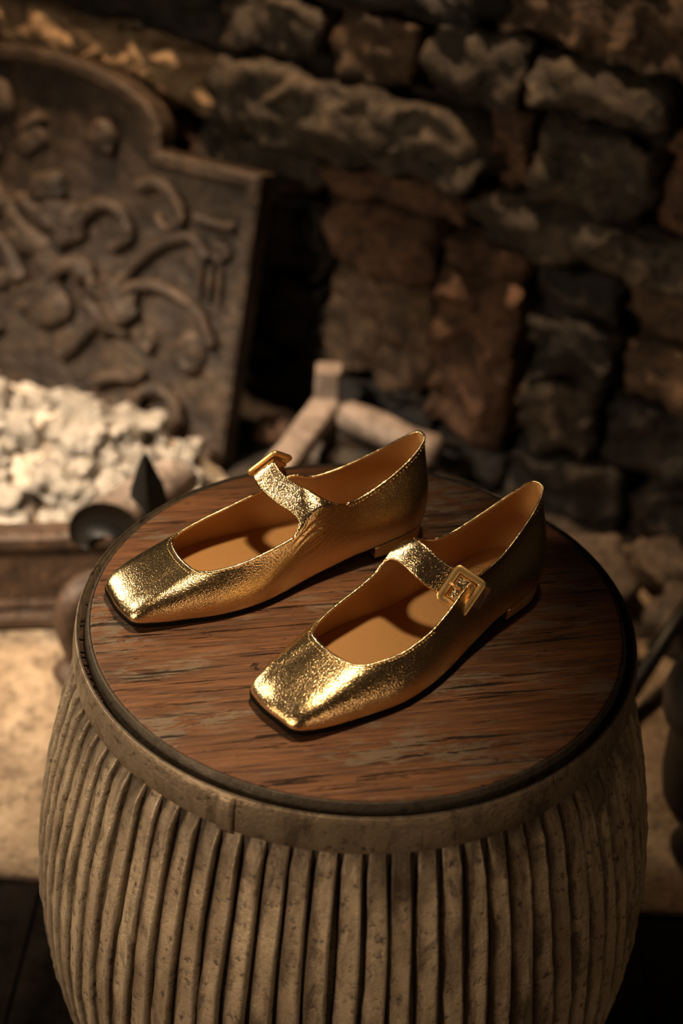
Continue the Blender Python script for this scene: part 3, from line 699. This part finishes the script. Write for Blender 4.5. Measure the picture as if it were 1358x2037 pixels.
    # surface normals for the lining offset
    du = np.roll(G, -1, 0)-np.roll(G, 1, 0); dv = np.gradient(G, axis=1); nn = np.cross(du, dv); nn /= np.maximum(np.linalg.norm(nn, axis=2), 1e-9)[:, :, None]
    if (nn[:, M//2]*nrm).sum() < 0: nn = -nn
    LG = G - nn*1.5
    idx = lambda i, j: (i % N)*(M+1)+j
    Fq = [(idx(i, j), idx(i+1, j), idx(i+1, j+1), idx(i, j+1)) for i in range(N) for j in range(M)]
    # orientation check: outward
    a, b_, c_ = G[0, 0], G[1, 0], G[1, 1]
    if np.dot(np.cross(b_-a, c_-a), nrm[0]) < 0: Fq = [q[::-1] for q in Fq]
    mk('upper', G.reshape(-1, 3), Fq, GOLD)
    mk('lining', LG.reshape(-1, 3), [q[::-1] for q in Fq], LINING)
    # strap root range on the inside edge
    ia, ib = 22*NS+13, 26*NS+9
    mid = (T + LG[:, M])/2 + Z*.15
    pipe_ids = [(ib+k) % N for k in range(N-(ib-ia)+1)]
    mk('topline_piping', *tube([tuple(mid[i]) for i in pipe_ids], 1.05, 8), GOLDSTRAP)
    # stitches just under the edge
    V, F = [], []
    arc = 0; last = None
    for i in pipe_ids:
        p = G[i, M-2]*.55 + G[i, M-1]*.45 + nn[i, M-1]*.18
        if not folds and 20 < T[i, 0] < 130: last = None; continue
        if last is not None: arc += np.linalg.norm(p-last)
        last_p = last; last = p
        if arc > 2.3 and last_p is not None:
            arc = 0; d = (p-last_p)/max(np.linalg.norm(p-last_p), 1e-6)
            v, f = tube([tuple(p-d*.75), tuple(p-d*.35), tuple(p+d*.35), tuple(p+d*.75)], [.12, .33, .33, .12], 5)
            k = len(V); V += [tuple(x) for x in v]; F += [tuple(q+k for q in g) for g in f]
    st = mk('stitching', V, F, STITCH); st['kind'] = 'stuff'
    # insole
    zb = lambda x: float(np.interp(x, [0, 22, 42, 65, 90, 115, 140, 165, 190, 212, 238], [18, 17.5, 16, 12.3, 8.5, 5.6, 4.2, 3.6, 4.1, 5.2, 7.8]))
    V = []; F = []; NI = 8
    Bi = B - nrm*1.2
    for k in range(NI+1):
        s = 1 - k/NI
        for i in range(N):
            cx = min(max(Bi[i, 0], 24), 214); cy = -1.0
            x = cx+(Bi[i, 0]-cx)*s; y = cy+(Bi[i, 1]-cy)*s
            V.append((x, y, zb(x)+1.6+1.0*(s**6)))
    for k in range(NI):
        for i in range(N): F.append((k*N+i, k*N+(i+1) % N, (k+1)*N+(i+1) % N, (k+1)*N+i))
    a, b_, c_ = (np.array(V[q]) for q in (F[0][0], F[0][1], F[0][2]))
    if np.cross(b_-a, c_-a)[2] < 0: F = [q[::-1] for q in F]
    ins = mk('insole', V, F, LINING)
    # round maker's stamp pressed into the heel seat
    V = []; F = []
    sc_ = (50, -3); 
    def zs(x): return zb(x)+1.78
    for r in (14.5,):
        v, f = tube([(sc_[0]+r*math.cos(t), sc_[1]+r*math.sin(t), zs(sc_[0]+r*math.cos(t))) for t in np.linspace(0, 2*PI, 49)[:-1]], .22, 5, True)
        V, F = join((V, F), (v, f))
    for k in range(34):
        t = 2*PI*k/34
        if k % 9 == 8: continue
        p = lambda r, tt: (sc_[0]+r*math.cos(tt), sc_[1]+r*math.sin(tt), zs(sc_[0]+r*math.cos(tt)))
        v, f = tube([p(9.6, t), p(12.8, t)], .28, 4); V, F = join((V, F), (v, f))
        if k % 3 == 0: v, f = tube([p(11.0, t), p(11.0, t+.12)], .25, 4); V, F = join((V, F), (v, f))
    mk('stamp', V, F, STAMP, ins)
    # outsole, heel block, rand
    out = B + nrm*np.interp(B[:, 0], [50, 66], [-1.8, .7])[:, None]
    def slabring(pts, z0f, z1f, nm, mt, par=root):
        n = len(pts); V = [(p[0], p[1], z0f(p)) for p in pts] + [(p[0], p[1], z1f(p)) for p in pts]
        cx = np.clip(np.array([p[0] for p in pts]), 24, 214)
        F = [(i, (i+1) % n, n+(i+1) % n, n+i) for i in range(n)]
        k = len(V)
        for zf in (z0f, z1f):
            V += [(cx[i], -1.0, zf((cx[i], 0, pts[i][2] if False else zb(cx[i])))) for i in range(n)]
        F += [(i, (i+1) % n, k+(i+1) % n, k+i)[::-1] for i in range(n)] + [(n+i, n+(i+1) % n, k+n+(i+1) % n, k+n+i) for i in range(n)]
        a, b_, c_ = (np.array(V[q]) for q in (F[0][0], F[0][1], F[0][2]))
        if np.dot(np.cross(b_-a, c_-a), nrm[0]) < 0: F = [q[::-1] for q in F]
        return mk(nm, V, F, mt, par, False)
    lift = lambda p: max(.2, zb(p[0])-2.7)
    slabring(out[::3], lambda p: lift(p), lambda p: zb(p[0])+.2, 'outsole', SOLE)
    # heel block: D shape following the back of the outline
    XH = 54
    hb = [p for i, p in enumerate(B - nrm*1.2) if p[0] < XH]
    order = sorted(hb, key=lambda p: math.atan2(p[1], p[0]-XH)) if False else None
    half1 = [tuple(B[i]-nrm[i]*1.6) for i in range(0, N//2) if B[i, 0] < XH]; half2 = [tuple(B[i]-nrm[i]*1.6) for i in range(N//2, N) if B[i, 0] < XH]
    loop = half2 + half1; loop = loop[::2]
    def block(loop, z0, z1, ins0, ins1):
        n = len(loop); c = np.mean(np.array(loop), 0)
        V = []
        for z, s in ((z0, ins0), (z1 if not callable(z1) else None, ins1)):
            for p in loop:
                q = c + (np.array(p)-c)*s; V.append((q[0], q[1], z if z is not None else z1(q[0])))
        F = [(i, (i+1) % n, n+(i+1) % n, n+i) for i in range(n)] + [tuple(range(n))[::-1], tuple(range(n, 2*n))]
        a, b_, c2 = (np.array(V[q]) for q in F[n//2][:3])
        if np.dot(np.cross(b_-a, c2-a), a-c) < 0: F = [q[::-1] for q in F]
        return V, F
    mk('heel_tip', *block(loop, 0.0, 2.6, .955, .96), SOLE, smooth=False)
    hbk = mk('heel_block', *block(loop, 2.6, lambda x: zb(x)-2.6, .965, .985), HEELM, smooth=False)
    rl = [(p[0], p[1], zb(p[0])-2.6) for p in loop]
    c = np.mean(np.array(rl), 0); rl = [tuple(c+(np.array(p)-c)*np.array([1.0, 1.0, 1])) for p in rl]
    mk('heel_rand', *tube(rl, .75, 6), GOLDSTRAP, hbk)
    # strap: grows from the inside top edge, crosses over, runs down the outside
    path = np.array([s[:3] for s in strap], float); half = np.array([s[3:] for s in strap], float)
    PP = crom(path, 10, False); HH = crom(half, 10, False); n = len(PP)
    ln = np.concatenate([[0], np.cumsum(np.linalg.norm(np.diff(PP, axis=0), axis=1))])
    ws = np.linspace(-1, 1, 17)
    grid = np.zeros((n, 17, 3))
    for j, wv in enumerate(ws):
        pos = ia + (ib-ia)*(1-wv)/2                   # w=+1 front edge
        i0 = int(pos); fr = pos-i0; t0 = T[i0 % N]*(1-fr)+T[(i0+1) % N]*fr
        d0 = (G[i0 % N, M]-G[i0 % N, M-2]); d0 = d0/np.linalg.norm(d0)
        dT = T[(i0+2) % N]-T[(i0-2) % N]; dT = dT/np.linalg.norm(dT)
        for i in range(n):
            s = min(1, ln[i]/(17.0-6.0*wv)); k = s*s*(3-2*s)
            q = PP[i]+HH[i]*wv; al = ((1-wv)/2)**3
            # the middle of the strap is a touch fuller than its edges
            grid[i, j] = (t0 + d0*min(ln[i], 7)*(.12+.44*(1+wv)) - dT*al*min(ln[i], 12)*.75)*(1-k) + q*k
    du = np.gradient(grid, axis=0); dv = np.gradient(grid, axis=1); sn = np.cross(du, dv); sn /= np.maximum(np.linalg.norm(sn, axis=2), 1e-9)[:, :, None]
    if sn[n//2, 8, 2] < 0: sn = -sn
    grid = grid + sn*(.5*(1-ws**2))[None, :, None]
    thick = 1.7
    Vt = grid.reshape(-1, 3); Vb = (grid-sn*thick).reshape(-1, 3); V = np.concatenate([Vt, Vb]); nv = len(Vt)
    F = []; fm = []
    for i in range(n-1):
        for j in range(16):
            a = i*17+j; F.append((a, a+1, a+18, a+17)); fm.append(0); F.append((nv+a, nv+a+17, nv+a+18, nv+a+1)); fm.append(1)
        for j, fl_ in ((0, 0), (16, 1)):
            a = i*17+j; q = (a, a+17, nv+a+17, nv+a); F.append(q if not fl_ else q[::-1]); fm.append(0)
    F.append(tuple([(n-1)*17+j for j in range(17)] + [nv+(n-1)*17+j for j in range(16, -1, -1)])); fm.append(0)
    a, b_, c_ = (V[q] for q in F[n*8][:3])
    i_t = [k for k, q in enumerate(fm) if q == 0 and max(F[k]) < nv][len(F)//8]
    a, b_, c_ = (V[q] for q in F[i_t][:3])
    if np.dot(np.cross(b_-a, c_-a), sn[F[i_t][0]//17, F[i_t][0] % 17]) < 0: F = [q[::-1] for q in F]
    so = mk('strap', V, F, GOLDSTRAP, mats=[GOLDSTRAP, LINING], fmat=fm)
    # seam stitches along both strap edges
    V, F = [], []
    for j, dj in ((1, 0), (15, 0)):
        arc = 0
        for i in range(8, n-4):
            arc += np.linalg.norm(grid[i, j]-grid[i-1, j])
            if arc > 2.1:
                arc = 0; p = grid[i, j]+sn[i, j]*.1; d = grid[i+1, j]-grid[i-1, j]; d /= np.linalg.norm(d)
                v, f = tube([tuple(p-d*.75), tuple(p+d*.75)], .22, 5); V, F = join((V, F), (v, f))
    s2 = mk('strap_stitching', V, F, STITCH, so); s2['kind'] = 'stuff'
    # buckle
    c0, e1, e2 = (np.array(x, float) for x in buck); e1 /= np.linalg.norm(e1); e2 -= e1*(e1@e2); e2 /= np.linalg.norm(e2); e3 = np.cross(e1, e2)
    if e3[2] < 0: e3 = -e3
    bz = .8
    bk = empty('buckle', (0, 0, 0)); bk.parent = root
    def rrect(a, b, r, n=6):
        out = []
        for cx, cy, t0 in ((a-r, b-r, 0), (-a+r, b-r, PI/2), (-a+r, -b+r, PI), (a-r, -b+r, 1.5*PI)):
            for k in range(n+1): t = t0+PI/2*k/n; out.append((cx+r*math.cos(t), cy+r*math.sin(t)))
        return out
    def frame(ao, bo, wd, th, r, z0):
        rings = []
        for ins_, z in ((0, -th*.5), (-.1, 0), (.25, th*.38), (.9, th*.5), (wd-.9, th*.5), (wd-.25, th*.3), (wd, -th*.2), (wd-.2, -th*.5)):
            rings.append([tuple(c0 + e1*x + e2*y + e3*(z+z0)) for x, y in rrect(ao-ins_, bo-ins_, max(.6, r-ins_*.75))])
        L = len(rings[0]); k = len(rings); V = [p for r_ in rings for p in r_]
        F = [(q*L+i, ((q+1) % k)*L+i, ((q+1) % k)*L+(i+1) % L, q*L+(i+1) % L) for q in range(k) for i in range(L)]
        a, b_, c_ = (np.array(V[x]) for x in F[3*L+2][:3])
        if np.dot(np.cross(b_-a, c_-a), e3) < 0: F = [q[::-1] for q in F]
        return V, F
    mk('frame', *frame(13.6, 11.6, 5.0, 2.8, 3.4, 1.9+bz), BUCK, bk)
    mk('inner_bar', *frame(8.3, 6.4, 1.0, 1.4, 1.6, 1.2+bz), BUCK, bk)
    V = []; F = []
    for a in np.linspace(-1, 1, 9):
        for b2 in np.linspace(-1, 1, 9): V.append(tuple(c0 + e1*a*7.4 + e2*(b2*5.6+.8) + e3*(bz+.9+1.5*(1-b2*b2)-.6*a*a)))
    F = [(i*9+j, i*9+j+1, i*9+j+10, i*9+j+9) for i in range(8) for j in range(8)]
    if np.dot(np.cross(np.array(V[1])-np.array(V[0]), np.array(V[9])-np.array(V[0])), e3) < 0: F = [q[::-1] for q in F]
    mk('strap_insert', V, F, GOLDSTRAP, bk)
    pr = [c0 - e2*9.0 + e3*(3.0+bz), c0 - e2*6 + e3*(3.6+bz), c0 - e2*2.5 + e3*(3.2+bz), c0 - e2*.6 + e3*(2.6+bz)]
    mk('prong', *tube([tuple(p) for p in pr], [.9, .9, .8, .55], 8), BUCK, bk)
    # short tail tab laid on the outside of the quarter
    tp = np.array([t[:3] for t in tail], float); th_ = np.array([t[3:] for t in tail], float)
    V = []; F = []; tn = np.cross(tp[-1]-tp[0], th_[0]); tn /= np.linalg.norm(tn)
    if tn[1] < 0: tn = -tn
    for p, h in zip(tp, th_):
        V += [p-h+tn*.7, p+h+tn*.7, p+h-tn*.9, p-h-tn*.9]
    for i in range(len(tp)-1):
        for j in range(4): F.append((i*4+j, i*4+(j+1) % 4, i*4+4+(j+1) % 4, i*4+4+j))
    F += [(3, 2, 1, 0), tuple(len(V)-4+q for q in range(4))]
    mk('strap_tail', V, F, TABM, smooth=False)
    return root

near_strap = [(110, -28.2, 54, 9, -1.2, -7.5), (109.5, -26.5, 60, 8.2, 0, -7), (110.5, -18, 63.5, 6.8, 0, -7), (110.5, -6, 62, 6.6, .5, -7.2), (107, 5, 56, 6.6, .8, -7.4), (101, 14, 50.5, 6.5, .8, -7.4),
              (96.5, 20.5, 46.5, 6.4, 1, -7.4), (92, 27, 42.5, 6.2, 1, -7.2)]
near_buck = ((96.5, 20.4, 45.8), (19, 0, -18), (-8, 17, -8))
near_tail = [(92.5, 26, 45.5, 5.6, .8, -5.4), (88, 30.2, 42.3, 5.6, .6, -5.4), (85.4, 31.6, 40.4, 5.6, .5, -5.4)]
far_strap = [(104.5, -28.2, 54, 9, -1.2, -7.5), (105.5, -26, 60, 8.2, 0, -7), (109, -16, 62.5, 7, 0, -6.8), (113.5, -3, 63, 6.6, 0, -6.6), (117, 11, 65, 6.4, 1.5, -6.6), (117.5, 21, 68.5, 6.2, 3, -6.6), (113, 27, 66.5, 6.2, 3.1, -6.6), (106.5, 29.7, 61.5, 6, 3.1, -6.4), (102, 32, 57, 5.8, 3, -6)]
far_buck = ((107.4, 29.0, 62.5), (15.8, 8, -16.8), (-.8, .3, -.6))
far_tail = [(104, 30.5, 58, 5.0, 2.2, -5.4), (100, 33.0, 50, 5.2, 1.2, -5.6), (97, 34.0, 40, 5.2, .5, -5.6)]
shoe('ballet_shoe', (0.1183+.001, 0.0477-.001), math.radians(-135.75), False, 3, near_strap, near_buck, near_tail,
     'square-toed gold leather strap shoe whose buckle faces the camera, nearer of the pair', False)
shoe('ballet_shoe', (0.0425, 0.101), math.radians(-149.1), True, -3, far_strap, far_buck, far_tail,
     'square-toed gold leather strap shoe with creased strap root, farther of the pair', True)
